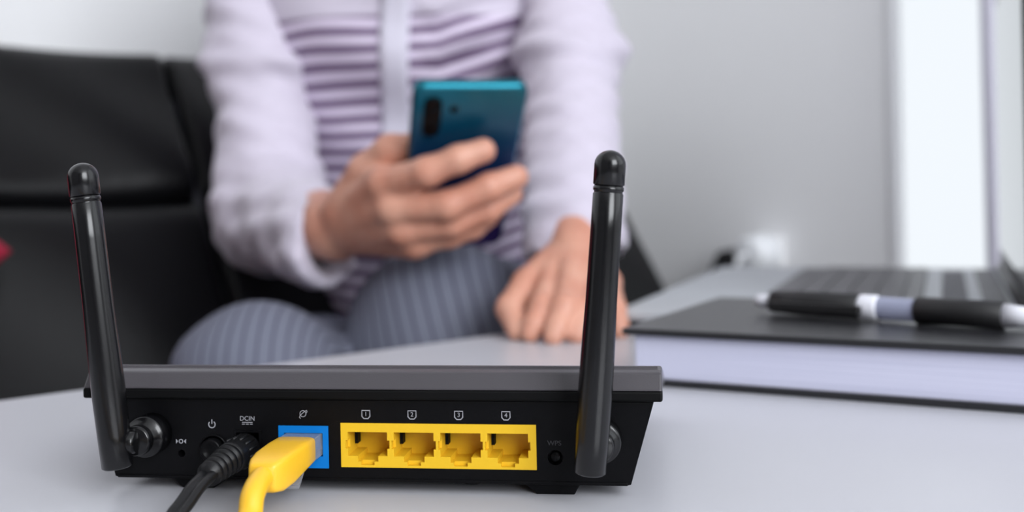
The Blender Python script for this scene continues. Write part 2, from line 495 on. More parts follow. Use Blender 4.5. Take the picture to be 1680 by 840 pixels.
# white curtain hanging at the near half of the window
cy0 = onwall(1612, 300, 0.05)[1]
v, f, n = [], [], 90
for j in range(8):
    z = 0.12 + (2.3 - 0.12) * j / 7
    for i in range(n):
        t = i / (n - 1)
        v.append((WX - 0.055 - 0.018 * math.sin(t * 44 + 0.4 * math.sin(j)) - 0.006 * math.sin(t * 17), cy0 - 0.010 * (1 - j / 7) - 0.52 * t, z))
for j in range(7):
    for i in range(n - 1):
        a = j * n + i; f.append((a, a + 1, a + n + 1, a + n))
cur = poly('curtain', v, f, 'curtain', None, True); cur.matrix_world = ROOM_M
sm = cur.modifiers.new('thickness', 'SOLIDIFY'); sm.thickness = 0.002
tag(cur, 'white curtain hanging in folds at the right side of the bright window', 'curtain')
rod = bmesh.new(); lathe(rod, (WX - 0.055, wy_far + 0.15, 2.31), (0, -1, 0), [(0, 0.012), (1.0, 0.012)], 16)
rd = in_room(obj('curtain_rod', rod, 'tmetal', None, True)); tag(rd, 'grey metal curtain rod above the window', 'curtain rod')

# ================================================================== TABLE
TM = ROOM_M
tabA = R(39.4)
TB = Matrix.Translation((-0.2361, 0.5016, 0)) @ Matrix.Rotation(tabA, 4, 'Z')
table = thing('coffee_table', 'white lacquered coffee table under the router and the book', 'table', TB)
x0, x1, y0, y1 = -0.36, 0.86, -0.66, 0.0
obj('tabletop', B(x0, x1, y0, y1, 0.422, 0.45), 'table', table, bevel=0.004, seg=3)
for lx in (x0 + 0.06, x1 - 0.06):
    for ly in (y0 + 0.06, y1 - 0.07):
        obj('leg', B(lx - 0.02, lx + 0.02, ly - 0.02, ly + 0.02, 0, 0.421), 'tmetal', table, bevel=0.003)

# ================================================================== SOFA
sofa = thing('leather_sofa', 'black leather sofa with panelled back against the white wall', 'sofa', ROOM_M)
def cushion(name, cx, w, c0, c1, T, parent, m='leather', p=160, nu=40, nv=20, crease=0.004):
    """puffy panel between line c0 and c1 (y, z of its lower and upper edge)"""
    c0 = Vector((0, c0[0], c0[1])); c1 = Vector((0, c1[0], c1[1])); d = c1 - c0
    nrm = Vector((0, -d.z, d.y)).normalized()
    v, f = [], []
    for side in (1, -1):
        base = len(v)
        for j in range(nv + 1):
            for i in range(nu + 1):
                a = -math.cos(math.pi * i / nu); b = -math.cos(math.pi * j / nv)
                hgt = (max(0, 1 - abs(a) ** p) * max(0, 1 - abs(b) ** 10)) ** 0.35
                th = T * hgt * (1 if side == 1 else 0.55)
                wob = crease * math.sin(7 * a + 3 * b + cx * 9) * hgt * (1 if side == 1 else 0)
                q = c0 + d * (b * 0.5 + 0.5) + nrm * side * (th + wob) + Vector((cx + a * w / 2, 0, 0))
                v.append(q)
        for j in range(nv):
            for i in range(nu):
                k = base + j * (nu + 1) + i
                quad = (k, k + 1, k + nu + 2, k + nu + 1)
                f.append(quad if side == 1 else quad[::-1])
    bm = bmesh.new(); vs = [bm.verts.new(q) for q in v]
    for q in f: bm.faces.new([vs[i] for i in q])
    bmesh.ops.remove_doubles(bm, verts=bm.verts, dist=1e-5)
    return obj(name, bm, m, parent, True)
seam_x = [-1.31, -0.69, -0.07, 0.49]
back = lambda z: -0.012 - (0.684 - z) * 0.62          # reclined back
for a, b in zip(seam_x, seam_x[1:]):
    cx, wd = (a + b) / 2, b - a
    cushion('back_cushion', cx, wd - 0.002, (back(0.523), 0.523), (back(0.678), 0.678), 0.034, sofa)
    cushion('lumbar_cushion', cx, wd - 0.002, (back(0.30), 0.30), (back(0.522), 0.522), 0.036, sofa)
    cushion('seat_cushion', cx, wd - 0.002, (-0.485, 0.272), (-0.20, 0.258), 0.035, sofa)
M['seamlight'] = mat('seam_highlight_leather', (52, 52, 58), 0.35, bump=0.05)  # lighter tubes added along the seams; their colour paints the lit seam lip
PN = Vector((0, -1, -0.62)).normalized()
bm = bmesh.new(); q0 = Vector((0, back(0.5225), 0.5225)) + PN * 0.029
tube(bm, [q0 + XX * x for x in (-1.305, -0.69, -0.07, 0.485)], 0.0075, 12); obj('seam_highlight', bm, 'seamlight', sofa, True)
bm = bmesh.new(); tube(bm, [Vector((-0.07, back(z), z)) + PN * 0.0375 for z in (0.33, 0.42, 0.51, 0.56, 0.62, 0.655)], 0.005, 12); obj('seam_highlight', bm, 'seamlight', sofa, True)
bm = bmesh.new()
prism(bm, [(back(0.69) + 0.012, 0.69), (0.09, 0.69), (0.09, 0.12), (back(0.26) + 0.02, 0.10), (back(0.26) + 0.015, 0.26)], YY, ZZ, XX, -1.31, 0.49)
obj('back_frame', bm, 'leather', sofa, bevel=0.015, seg=3)
obj('seat_base', B(-1.31, 0.49, -0.47, -0.05, 0.10, 0.250), 'leather', sofa, bevel=0.012, seg=3)
for lx in (-1.24, 0.42):
    for ly in (-0.42, 0.03):
        obj('sofa_foot', B(lx - 0.025, lx + 0.025, ly - 0.025, ly + 0.025, 0, 0.105), 'tmetal', sofa, bevel=0.003)

# ================================================================== ROUTER
RT = W(640, 730, 0.335); RT.z = 0.45
RM = Matrix.Translation(RT) @ Matrix.Rotation(R(-8), 4, 'Z')
router = thing('wifi_router', 'black dual-antenna router seen from its port side on the white table', 'router', RM)
mm = 0.001
def lidz(y):            # height of the lid's top line along the depth (mm)
    return 37.3 if y < 11 else 37.3 - (y - 11) * 0.175 - 0.0004 * (y - 11) ** 2
# lid: sloped rear bevel, crest, then falling away to the front
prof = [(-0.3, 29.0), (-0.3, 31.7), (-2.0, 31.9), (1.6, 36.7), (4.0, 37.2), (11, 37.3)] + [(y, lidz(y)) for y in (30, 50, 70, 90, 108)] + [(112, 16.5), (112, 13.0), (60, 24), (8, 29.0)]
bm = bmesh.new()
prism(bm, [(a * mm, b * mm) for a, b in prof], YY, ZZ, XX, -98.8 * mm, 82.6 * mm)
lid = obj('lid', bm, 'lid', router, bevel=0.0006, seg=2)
# fine ridge lines on top of the lid
for k, yy in enumerate((5.5, 7.5, 9.5)):
    obj('lid_ridge', B(-97.5 * mm, 81.5 * mm, (yy - 0.35) * mm, (yy + 0.35) * mm, 37.0 * mm, (37.45 + 0.12 * (k % 2)) * mm), 'lid', lid, bevel=0.0002, seg=1)
obj('lid_lip', B(-99.0 * mm, 82.8 * mm, -1.9 * mm, 3 * mm, 28.7 * mm, 31.88 * mm), 'deep', lid, bevel=0.0007)
# body shell (open at the rear) and the rear panel with its openings
outl = [(-95.5, 28.6), (80.3, 28.9), (73.0, 3.9), (71.6, 3.5), (-88.0, 3.5), (-89.4, 3.9)]
bm = bmesh.new()
ring0 = [bm.verts.new((a * mm, 0.4 * mm, b * mm)) for a, b in outl]
ring1 = [bm.verts.new((a * 0.96 * mm, 108 * mm, (3.5 + (b - 3.5) * 0.36) * mm)) for a, b in outl]
for i in range(6): bm.faces.new((ring0[i], ring0[(i + 1) % 6], ring1[(i + 1) % 6], ring1[i]))
bm.faces.new(ring1)
shell = obj('body_shell', bm, 'plastic', router)
obj('bottom_edge_trim', B(-88.5 * mm, 72 * mm, -0.35 * mm, 0.5 * mm, 3.5 * mm, 4.5 * mm), 'plastic', shell, bevel=0.0002)
def circ(cx, cz, r, n=28): return [(cx + r * math.cos(2 * math.pi * i / n), cz + r * math.sin(2 * math.pi * i / n)) for i in range(n)]
def rect(a, b, c, d): return [(a, c), (b, c), (b, d), (a, d)]
holes = [(rect(-15.4, 45.0, 7.9, 21.4), 0.012, False), (rect(-35.3, -19.4, 7.4, 20.4), 0.012, False), (rect(-49.8, -41.0, 8.4, 18.8), 0.009, True),
         (circ(-67.2, 11.3, 1.15), 0.004, True), (circ(50.6, 11.6, 2.3), 0.0028, True), (circ(-56.7, 12.8, 4.4), 0.004, True)]
bm = bmesh.new(); loops = []
def add_loop(pts):
    vs = [bm.verts.new((a * mm, 0, b * mm)) for a, b in pts]
    return vs, [bm.edges.new((vs[i], vs[(i + 1) % len(vs)])) for i in range(len(vs))]
ov, oe = add_loop(outl); edges = list(oe); hv = []
for pts, dep, cap in holes:
    vs, es = add_loop(pts); edges += es; hv.append((vs, dep, cap))
bmesh.ops.triangle_fill(bm, use_beauty=True, use_dissolve=False, edges=edges, normal=(0, -1, 0))
for vs, dep, cap in hv:
    bk = [bm.verts.new((q.co.x, dep, q.co.z)) for q in vs]; k = len(vs)
    for i in range(k): bm.faces.new((vs[i], vs[(i + 1) % k], bk[(i + 1) % k], bk[i]))
    if cap: bm.faces.new(bk)
rim = [bm.verts.new((q.co.x, 0.0008, q.co.z)) for q in ov]
for i in range(6): bm.faces.new((ov[i], ov[(i + 1) % 6], rim[(i + 1) % 6], rim[i]))
panel = obj('rear_panel', bm, 'plastic', router)
# dark seam under the lid
obj('panel_seam', B(-94.5 * mm, 79.5 * mm, -0.25 * mm, 0.4 * mm, 27.7 * mm, 28.3 * mm), 'deep', panel)
# LAN ports
for i in range(4):
    c = -7.0 + 14.45 * i
    a, b = (c - 7.225 if i else -15.4), (c + 7.225 if i < 3 else 45.0)
    xs = [a - (0.02 if i else 0), c - 6.9, c - 6.2, c - 3.1, c - 2.1, c + 2.1, c + 3.3, c + 6.2, c + 6.9, b]
    zs = [7.9, 8.6, 9.7, 11.4, 13.6, 16.2, 18.7, 21.4]
    xc = [(p + q) / 2 - c for p, q in zip(xs, xs[1:])]; zc = [(p + q) / 2 for p, q in zip(zs, zs[1:])]
    def dep(ii, jj):
        x, z = xc[ii], zc[jj]
        if 11.4 < z < 18.7 and abs(x) < 6.2: return 0.0105
        if 13.6 < z < 16.2 and abs(x) < 6.9: return 0.0022
        if 9.7 < z < 11.4 and -3.1 < x < 3.3: return 0.0105
        if 8.6 < z < 9.7 and abs(x) < 2.1: return 0.0016
        return -0.0004
    bm = relief([x * mm for x in xs], [z * mm for z in zs], dep, 0.0118)
    port = obj('lan_port', bm, 'yellow', router)
    obj('slot_shade', B((c - 6.15) * mm, (c - 5.2) * mm, 7.2 * mm, 10.4 * mm, 13.4 * mm, 18.6 * mm), 'deep', port)  # solid black block, its colour standing in for the shade of a deep slot
    for q in range(8):
        xq = c - 3.6 + q * 1.02
        obj('contact_pin', B((xq - 0.18) * mm, (xq + 0.18) * mm, 6.5 * mm, 10.4 * mm, 17.6 * mm, 18.2 * mm), 'gold', port)
# WAN port
c = -27.35
xs = [-35.3, c - 6.2, c - 3.1, c + 3.1, c + 6.2, -19.4]; zs = [7.4, 9.3, 11.0, 18.2, 20.4]
xc = [(p + q) / 2 - c for p, q in zip(xs, xs[1:])]; zc = [(p + q) / 2 for p, q in zip(zs, zs[1:])]
def dep(ii, jj):
    x, z = xc[ii], zc[jj]
    if 11 < z < 18.2 and abs(x) < 6.2: return 0.0105
    if 9.3 < z < 11 and abs(x) < 3.1: return 0.0105
    return -0.0004
wan = obj('wan_port', relief([x * mm for x in xs], [z * mm for z in zs], dep, 0.0118), 'blue', router)
wan['label'] = 'blue internet port'
# DC jack bezel and pin, power button, reset and WPS buttons
xs = [-49.8, -49.1, -41.7, -41.0]; zs = [8.4, 9.1, 18.1, 18.8]
dc = obj('power_jack', relief([x * mm for x in xs], [z * mm for z in zs], lambda i, j: 0.0085 if i == 1 and j == 1 else -0.0003, 0.0088), 'plastic', router)
bm = bmesh.new(); lathe(bm, (-45.4 * mm, 8.4 * mm, 13.6 * mm), (0, -1, 0), [(0, 0.001), (0.006, 0.001), (0.0065, 0.0006)], 16); obj('center_pin', bm, 'gold', dc, True)
bm = bmesh.new(); lathe(bm, (-56.7 * mm, 3.9 * mm, 12.8 * mm), (0, -1, 0), [(0, 0.0036), (0.0062, 0.0036), (0.0068, 0.0032), (0.0066, 0.0022), (0.0060, 0.0018)], 32)
pb = obj('power_button', bm, 'plastic', router, True)
bm = bmesh.new(); lathe(bm, (-56.7 * mm, 0.1 * mm, 12.8 * mm), (0, -1, 0), [(0, 0.0046), (0.0006, 0.0046), (0.0006, 0.0041), (0.0, 0.0041)], 36, False)
obj('button_ring', bm, 'plastic', pb, True)
bm = bmesh.new(); lathe(bm, (50.6 * mm, 2.6 * mm, 11.6 * mm), (0, -1, 0), [(0, 0.0017), (0.0015, 0.0017), (0.0019, 0.0013)], 28); obj('wps_button', bm, 'plastic', router, True)
bm = bmesh.new(); lathe(bm, (-67.2 * mm, 3.9 * mm, 11.3 * mm), (0, -1, 0), [(0, 0.0007), (0.0012, 0.0007)], 18); obj('reset_switch', bm, 'deep', router, True)
# printed marks
PY = -0.0001
def mark(name, bm, m='print'):
    return obj(name, bm, m, panel)
for i, ch in enumerate('1234'):
    cx, cz = (-7.4 + 14.45 * i) * mm, 24.0 * mm
    bm = bmesh.new(); s = 1.25 * mm
    stroke(bm, [(cx - s, cz + s), (cx + s, cz + s), (cx + s, cz - 0.45 * s), (cx + 0.5 * s, cz - s), (cx - 0.5 * s, cz - s), (cx - s, cz - 0.45 * s)], 0.32 * mm, PY, True)
    mark('port_outline_mark', bm); text_mesh('port_number', ch, 1.9 * mm, 'print', panel, cx, PY, cz + 0.1 * mm)
text_mesh('power_input_lettering', 'DCIN', 2.0 * mm, 'print', panel, -45.4 * mm, PY, 22.4 * mm)
bm = bmesh.new(); stroke(bm, [(-47.1 * mm, 21.25 * mm), (-43.7 * mm, 21.25 * mm)], 0.25 * mm, PY)
for k in range(3): stroke(bm, [((-47.1 + 1.25 * k) * mm, 20.7 * mm), ((-46.2 + 1.25 * k) * mm, 20.7 * mm)], 0.25 * mm, PY)
mark('direct_current_mark', bm)
text_mesh('wps_lettering', 'WPS', 2.1 * mm, 'print_dim', panel, 50.4 * mm, PY, 15.9 * mm)
bm = bmesh.new(); cx, cz = -57.0 * mm, 20.5 * mm
stroke(bm, [(cx + 1.05 * mm * math.sin(R(a)), cz + 1.05 * mm * math.cos(R(a))) for a in range(38, 323, 12)], 0.32 * mm, PY)
stroke(bm, [(cx, cz + 0.2 * mm), (cx, cz + 1.55 * mm)], 0.32 * mm, PY); mark('power_mark', bm)
bm = bmesh.new(); cx, cz = -67.3 * mm, 15.1 * mm
stroke(bm, [(cx + 0.6 * mm * math.cos(R(a)), cz + 0.6 * mm * math.sin(R(a))) for a in range(0, 360, 20)], 0.26 * mm, PY, True)
for s in (-1, 1):
    vs = [bm.verts.new((cx + s * q * mm, PY, cz + r * mm)) for q, r in ((1.65, 0.75), (1.65, -0.75), (0.95, 0))]
    bm.faces.new(vs)
mark('reset_mark', bm)
bm = bmesh.new(); cx, cz = -27.4 * mm, 24.1 * mm
stroke(bm, [(cx + 0.95 * mm * math.cos(R(a)), cz + 0.95 * mm * math.sin(R(a))) for a in range(0, 360, 15)], 0.2 * mm, PY, True)
stroke(bm, [(cx + p * mm, cz + q * mm) for p, q in ((-0.75, -1.45), (-1.15, -1.25), (-0.95, -0.6), (-0.2, 0.1), (0.7, 0.8), (1.2, 1.05), (1.35, 0.7), (1.1, 0.25))], 0.2 * mm, PY)
mark('internet_mark', bm)
# feet
for fx, fw in ((-64, 8.5), (49, 9)):
    bm = bmesh.new()
    prism(bm, [(-fw, 3.6), (fw, 3.6), (fw - 1.5, 1.0), (fw - 2, 0.0), (-fw + 4.5, 0.0), (-fw + 3.5, 1.0)], XX * mm, ZZ * mm, YY, 0.002, 0.012, Vector((fx * mm, 0, 0)))
    obj('foot', bm, 'plastic', router, bevel=0.0003)
for fx, fy in ((-70, 85), (55, 85)):
    bm = bmesh.new(); lathe(bm, (fx * mm, fy * mm, 0), (0, 0, 1), [(0, 0.005), (0.0005, 0.006), (0.0036, 0.006)], 24); obj('foot', bm, 'plastic', router, True)
for fx in (-34, 24):
    bm = bmesh.new(); lathe(bm, (fx * mm, 8 * mm, 1.7 * mm), (0, 0, 1), [(0, 0.003), (0.0004, 0.0042), (0.002, 0.0045)], 24); obj('screw_boss', bm, 'plastic', router, True)
# antennas
def antenna(bx, bz, tx, tz, conx, conz, lean):
    p0 = Vector((bx * mm, -14 * mm, bz * mm)); p1 = Vector((tx * mm, (-14 + lean) * mm, tz * mm)); ax = p1 - p0; L = ax.length * 1000
    g = lambda s: s * L / 93.0
    bm = bmesh.new()
    prf = [(0, 3.9), (0.5, 4.6), (10, 4.8), (22, 5.0), (34, 4.85), (50, 4.5), (70, 4.4), (80.6, 4.35), (80.9, 4.1), (81.4, 4.1), (81.6, 4.4), (82.6, 4.4), (82.8, 4.1), (83.2, 4.1)]
    lathe(bm, p0, ax, [(g(s) * mm, r * mm) for s, r in prf], 40)
    body = obj('antenna', bm, 'ant', router, True)
    dome = [(83.1, 4.2), (83.4, 4.5), (89, 4.5)] + [(89 + 4.2 * math.sin(R(a)), 4.5 * math.cos(R(a))) for a in (15, 30, 45, 60, 75, 86)]
    bm = bmesh.new(); lathe(bm, p0, ax, [(g(s) * mm, r * mm) for s, r in dome], 40)
    obj('antenna_tip', bm, 'ant', body, True)
    bm = bmesh.new(); lathe(bm, (conx * mm, 0.3 * mm, conz * mm), (0, -1, 0), [(0, 0.0064), (0.0062, 0.0064), (0.0067, 0.006), (0.0069, 0.0050), (0.0085, 0.0048), (0.0087, 0.0040), (0.0092, 0.0040), (0.0094, 0.0047), (0.0118, 0.0045), (0.0122, 0.004)], 40)
    obj('antenna_connector', bm, 'ant', body, True)
    bm = bmesh.new(); lathe(bm, (conx * mm + 0.001, -12.5 * mm, conz * mm), (-1, 0, 0), [(0, 0.0028), (0.0006, 0.0034), (0.007, 0.0034)], 28)
    obj('hinge_pin', bm, 'ant', body, True)
antenna(-81.2, 10.2, -90.9, 102.6, -76.6, 17.6, 0)
antenna(61.9, 10.7, 69.8, 102.5, 64.2, 17.6, 0)

# ================================================================== CABLES
eth = thing('ethernet_cable', 'yellow ethernet cable plugged into the blue port', 'cable', RM)
zc = 14.2
bm = bmesh.new(); box(bm, (c - 5.8) * mm, (c + 5.8) * mm, -9 * mm, 8 * mm, (zc - 3.0) * mm, (zc + 3.9) * mm)
plug = obj('clear_plug', bm, 'clear', eth, bevel=0.0004)
for q in range(8):
    xq = c - 3.6 + q * 1.02
    obj('contact_pin', B((xq - 0.2) * mm, (xq + 0.2) * mm, 1.5 * mm, 7.5 * mm, (zc + 3.0) * mm, (zc + 4.0) * mm), 'gold', plug)
bm = bmesh.new()
prism(bm, [(-2.5, zc - 3.1), (-2.0, zc - 3.1), (-10.5, zc - 9.8), (-11.8, zc - 10.2), (-12.0, zc - 8.9)], YY * mm, ZZ * mm, XX, (c - 2.2) * mm, (c + 2.2) * mm)
obj('latch_tab', bm, 'clear', plug, bevel=0.0002)
bm = bmesh.new()
secs = [(-7.0, 5.9, 4.2, -3.2), (-7.5, 6.2, 4.5, -3.4), (-15, 6.3, 4.7, -3.9), (-25, 6.1, 4.6, -5.0), (-31, 5.3, 4.2, -5.4), (-34.5, 4.2, 3.5, -4.8), (-35.4, 3.4, 2.8, -4.0)]
rings = []
for y, hw, tp, bt in secs:
    cz, hh = (tp + bt) / 2, (tp - bt) / 2; ring = []
    for k in range(28):
        a = 2 * math.pi * k / 28; e = 0.30
        ca, sa = math.cos(a), math.sin(a)
        ring.append(bm.verts.new(((c + hw * math.copysign(abs(ca) ** e, ca)) * mm, y * mm, (zc + cz + hh * math.copysign(abs(sa) ** e, sa)) * mm)))
    rings.append(ring)
for A, Bq in zip(rings, rings[1:]):
    for i in range(28): bm.faces.new((A[i], A[(i + 1) % 28], Bq[(i + 1) % 28], Bq[i]))
bm.faces.new(rings[0]); bm.faces.new(rings[-1])
boot = obj('plug_boot', bm, 'cyellow', eth, True)
bm = bmesh.new()
pth = spline([(c * mm, -28 * mm, (zc - 0.3) * mm), (c * mm, -36 * mm, (zc - 0.6) * mm), ((c + 0.4) * mm, -43.5 * mm, (zc - 3.0) * mm), ((c + 1.0) * mm, -47.5 * mm, 6.8 * mm), ((c + 1.0) * mm, -54 * mm, 3.5 * mm), ((c - 6) * mm, -75 * mm, 3.3 * mm), ((c - 30) * mm, -130 * mm, 3.3 * mm), ((c - 80) * mm, -185 * mm, 3.3 * mm), ((c - 150) * mm, -230 * mm, 3.3 * mm)], 12)
tube(bm, pth, 3.25 * mm, 22); obj('cable_jacket', bm, 'cyellow', eth, True)

pw = thing('power_cable', 'black power cable with ribbed strain relief plugged beside the ethernet plug', 'cable', RM)
px0 = Vector((-45.4, 0, 13.6)) * mm
pdir = Vector((-0.03, -1, -0.02)).normalized()
bm = bmesh.new()
lathe(bm, px0 + pdir * -0.007, pdir, [(0, 0.0026), (0.0085, 0.0026), (0.0086, 0.0044), (0.009, 0.0048), (0.020, 0.0048), (0.0215, 0.0045), (0.0216, 0.004)], 36)
dplug = obj('plug_body', bm, 'cblack', pw, True)
for q in range(14):                                    # grip ribs
    a = 2 * math.pi * q / 14; A, Bb, D = frame_for(pdir)
    p = px0 + pdir * 0.0035 + (A * math.cos(a) + Bb * math.sin(a)) * 0.0048
    bm = bmesh.new(); tube(bm, [p, p + pdir * 0.006], 0.00045, 8); obj('grip_rib', bm, 'cblack', dplug, True)
bm = bmesh.new(); prf = []; s = 0.0
while s < 0.0135:
    base = 0.0046 - 0.0011 * s / 0.0135
    prf += [(s, base), (s + 0.0017, base), (s + 0.0019, base - 0.0009), (s + 0.0025, base - 0.0009)]; s += 0.0027
srd = Vector((-0.07, -1, -0.10)).normalized()
p1 = px0 + pdir * 0.0140
lathe(bm, p1, srd, prf, 30); obj('strain_relief', bm, 'cblack', dplug, True)
p2 = p1 + srd * 0.0125
sec = [(0.95 + 0.95 * math.cos(R(a)), 0.95 * math.sin(R(a))) for a in range(-150, 151, 25)] + [(-0.95 + 0.95 * math.cos(R(a)), 0.95 * math.sin(R(a))) for a in range(30, 331, 25)]
bm = bmesh.new()
tube(bm, spline([p2, p2 + Vector((-0.5, -8, -1.6)) * mm, p2 + Vector((-1.2, -17, -5.2)) * mm, p2 + Vector((-3, -28, -8.0)) * mm, (-62 * mm, -85 * mm, 1.9 * mm), (-95 * mm, -135 * mm, 1.9 * mm), (-150 * mm, -190 * mm, 1.9 * mm)], 12), 1.55 * mm, section=sec)
obj('twin_wire', bm, 'cblack', pw, True)

# ================================================================== BOOK AND PEN
b0 = Vector((0.0663, 0.4975, 0.45)); bd = Vector((0.1967 - 0.0663, 0.4257 - 0.4975, 0))
ba = math.atan2(bd.y, bd.x)
BM = Matrix.Translation(b0) @ Matrix.Rotation(ba, 4, 'Z')
book = thing('hardcover_book', 'thick black hardcover book lying closed with pale page edges, pen on top', 'book', BM)
BW, BD, BT = 0.27, 0.140, 0.0262
bx = -0.018
obj('back_cover', B(bx, BW, 0, BD, 0, 0.0032), 'cover', book, bevel=0.001, seg=3)
obj('front_cover', B(bx - 0.001, BW, -0.002, BD, BT - 0.0032, BT), 'cover', book, bevel=0.0012, seg=3)
obj('page_block', B(bx + 0.004, BW - 0.004, 0.0022, BD - 0.003, 0.0030, BT - 0.0030), 'page', book, bevel=0.0006)
bm = bmesh.new(); lathe(bm, (bx, BD - 0.001, BT / 2), (1, 0, 0), [(0, BT / 2), (BW - bx, BT / 2)], 32)
for vv in bm.verts: vv.co.y = BD - 0.001 + (vv.co.y - BD + 0.001) * 0.4
obj('spine', bm, 'cover', book, True)

zp = 0.45 + BT + 0.0062
def onplane(px, py, z):
    k = ray(px, py); return CAM + k * ((z - CAMZ) / k.z)
pa, pb_ = onplane(1243, 493, zp), onplane(1668, 519, zp)
pd = (pb_ - pa).normalized()
pen = thing('ballpoint_pen', 'white and black ballpoint pen with rubber grip lying on the black book', 'pen', Matrix.Translation((pa + pb_) / 2 - ZZ * 0.0062) @ pd.to_track_quat('X', 'Z').to_matrix().to_4x4())
LP = (pb_ - pa).length; zz = 0.0062
s = lambda t: (t - 0.5) * LP
fx = lambda px: (px - 1243) / (1668 - 1243)
def pl(name, prof, m, n=28):
    bm = bmesh.new(); lathe(bm, (0, 0, zz), (1, 0, 0), [(s(t), r) for t, r in prof], n); return obj(name, bm, m, pen, True)
pl('push_button', [(-0.005, 0.0022), (0.0, 0.0032), (0.035, 0.0034), (0.075, 0.0034)], 'penwhite')
pl('clip_section', [(0.066, 0.0042), (0.07, 0.0054), (0.20, 0.0060), (0.43, 0.0060), (0.435, 0.0052)], 'penblack')
pl('barrel', [(0.43, 0.0052), (0.46, 0.0054), (0.64, 0.0052), (0.66, 0.0050)], 'penclear')
pl('barrel_ring', [(0.435, 0.0056), (0.445, 0.0059), (0.50, 0.0058), (0.51, 0.0054)], 'penwhite')
pl('grip', [(0.648, 0.0050), (0.655, 0.0062), (0.80, 0.0060), (0.955, 0.0062), (0.96, 0.0052)], 'penblack')
pl('tip', [(0.957, 0.0054), (1.03, 0.0042), (1.08, 0.0022), (1.10, 0.0010)], 'penwhite')
bm = bmesh.new()
prism(bm, [(s(0.08), 0.0), (s(0.09), 0.0052), (s(0.40), 0.0034), (s(0.455), 0.0030), (s(0.46), -0.0004), (s(0.42), -0.0008), (s(0.40), 0.001), (s(0.2), 0.0018)], XX, Vector((0, -1, 0)), ZZ, -0.0022, 0.0022, Vector((0, -0.0056, zz - 0.001)))
obj('clip', bm, 'penblack', pen, bevel=0.0006)

# ================================================================== LAPTOP
lp = onplane(1010, 509, 0.4645); la = math.atan2(0.1166, 0.295)
LM = Matrix.Translation((lp.x, lp.y, 0.45)) @ Matrix.Rotation(-la, 4, 'Z')
lap = thing('laptop', 'open silver laptop with black keys behind the book, screen turned away', 'laptop', LM)
LD, LW = 0.236, 0.345
base = obj('base', B(0, LD, 0, LW, 0.0080, 0.0145), 'silver', lap, bevel=0.002, seg=3)
bm = bmesh.new(); vs0 = [(0.004, 0.004), (LD - 0.003, 0.004), (LD - 0.003, LW - 0.004), (0.004, LW - 0.004)]
prism(bm, vs0, XX, YY, ZZ, 0.0025, 0.0082); obj('underside', bm, 'lapdark', lap, bevel=0.002)
for lx in (0.02, LD - 0.02):
    for ly in (0.02, LW - 0.02):
        bm = bmesh.new(); lathe(bm, (lx, ly, 0), (0, 0, 1), [(0, 0.005), (0.0035, 0.006)], 16); obj('rubber_foot', bm, 'lapdark', lap, True)
kb = obj('keyboard_tray', B(0.076, 0.175, 0.018, LW - 0.018, 0.0143, 0.0149), 'lapdark', lap)
key_me = None
rows = [(0.0775 + 0.0172 * q, 0.0160) for q in range(5)] + [(0.1635, 0.0105)]
def keycap(x, w_, y, l_):
    bm = box(bmesh.new(), 0, w_, 0, l_, 0, 0.0016)
    o = obj('key', bm, 'key', kb, bevel=0.0005, seg=2); o.location = (x, y, 0.0149); return o
shared = {}
for r_, (x, w_) in enumerate(rows):
    y = 0.0195
    lens = [0.0188] * 15
    if r_ == 0: lens = [0.0188] * 4 + [0.1090] + [0.0188] * 5
    for l_ in lens:
        if y + l_ > LW - 0.018: break
        key = (w_, l_)
        if key in shared:
            src = shared[key]; o = src.copy(); C.objects.link(o); o.location = (x, y, 0.0149)
        else:
            shared[key] = keycap(x, w_, y, l_)
        y += l_ + 0.0017
obj('touchpad', B(0.008, 0.068, 0.12, 0.215, 0.0144, 0.0148), 'silver', lap, bevel=0.0002)
obj('speaker_grille', B(0.186, 0.202, 0.03, LW - 0.03, 0.0143, 0.0148), 'grille', lap)
obj('vent_strip', B(0.210, 0.225, 0.012, LW - 0.012, 0.0143, 0.0150), 'lapdark', lap)
bm = bmesh.new(); lathe(bm, (LD - 0.005, 0.02, 0.0165), (0, 1, 0), [(0, 0.0042), (LW - 0.04, 0.0042)], 20); obj('hinge', bm, 'lapdark', lap, True)
LT = R(0.0)
scr = obj('screen_lid', B(-0.0025, 0.0025, 0, LW, 0, 0.218), 'lapdark', lap, bevel=0.0015)
scr.location = (LD - 0.003, 0, 0.0175); scr.rotation_euler = (0, LT, 0)
obj('screen_panel', B(-0.0031, -0.0026, 0.008, LW - 0.008, 0.015, 0.210), 'screen', scr)

# ================================================================== WALL PLUGS, RED CUSHION
def plug_at(px, py, name, label, m, rad, length):
    x, y, z = onwall(px, py)
    o = thing(name, label, 'plug', ROOM_M @ Matrix.Translation((WX, y, z)), 'plugs on the wall')
    pl_ = bmesh.new(); box(pl_, -0.008, 0, -0.9 * rad, 0.9 * rad, -0.9 * rad, 0.9 * rad); obj('socket_plate', pl_, 'wall', o, bevel=0.003)
    bm = bmesh.new(); lathe(bm, (-0.008, 0, 0), (-1, 0, 0), [(0, rad * 0.8), (0.004, rad), (length, rad * 0.9), (length + 0.004, rad * 0.6)], 28)
    obj('plug_shell', bm, m, o, True)
    pts = spline([(-0.012 - length, 0, 0), (-0.03 - length, 0, -0.01), (-0.03 - length, 0.0, -0.08), (-0.012, 0.0, -0.30), (-0.012, 0.01, z * -1 + 0.006)], 10)
    bm = bmesh.new(); tube(bm, pts, 0.0035, 10); obj('flex', bm, m, o, True)
plug_at(1216, 427, 'wall_plug', 'small black plug in the grey wall beside the white plug', 'cblack', 0.017, 0.03)
plug_at(1266, 414, 'wall_plug', 'white plug in the grey wall just behind the laptop', 'white', 0.026, 0.04)
ck = W(20, 412, 0.90) - SO
ckx, cky, ckz = ck.dot(SX), ck.dot(SY), ck.z
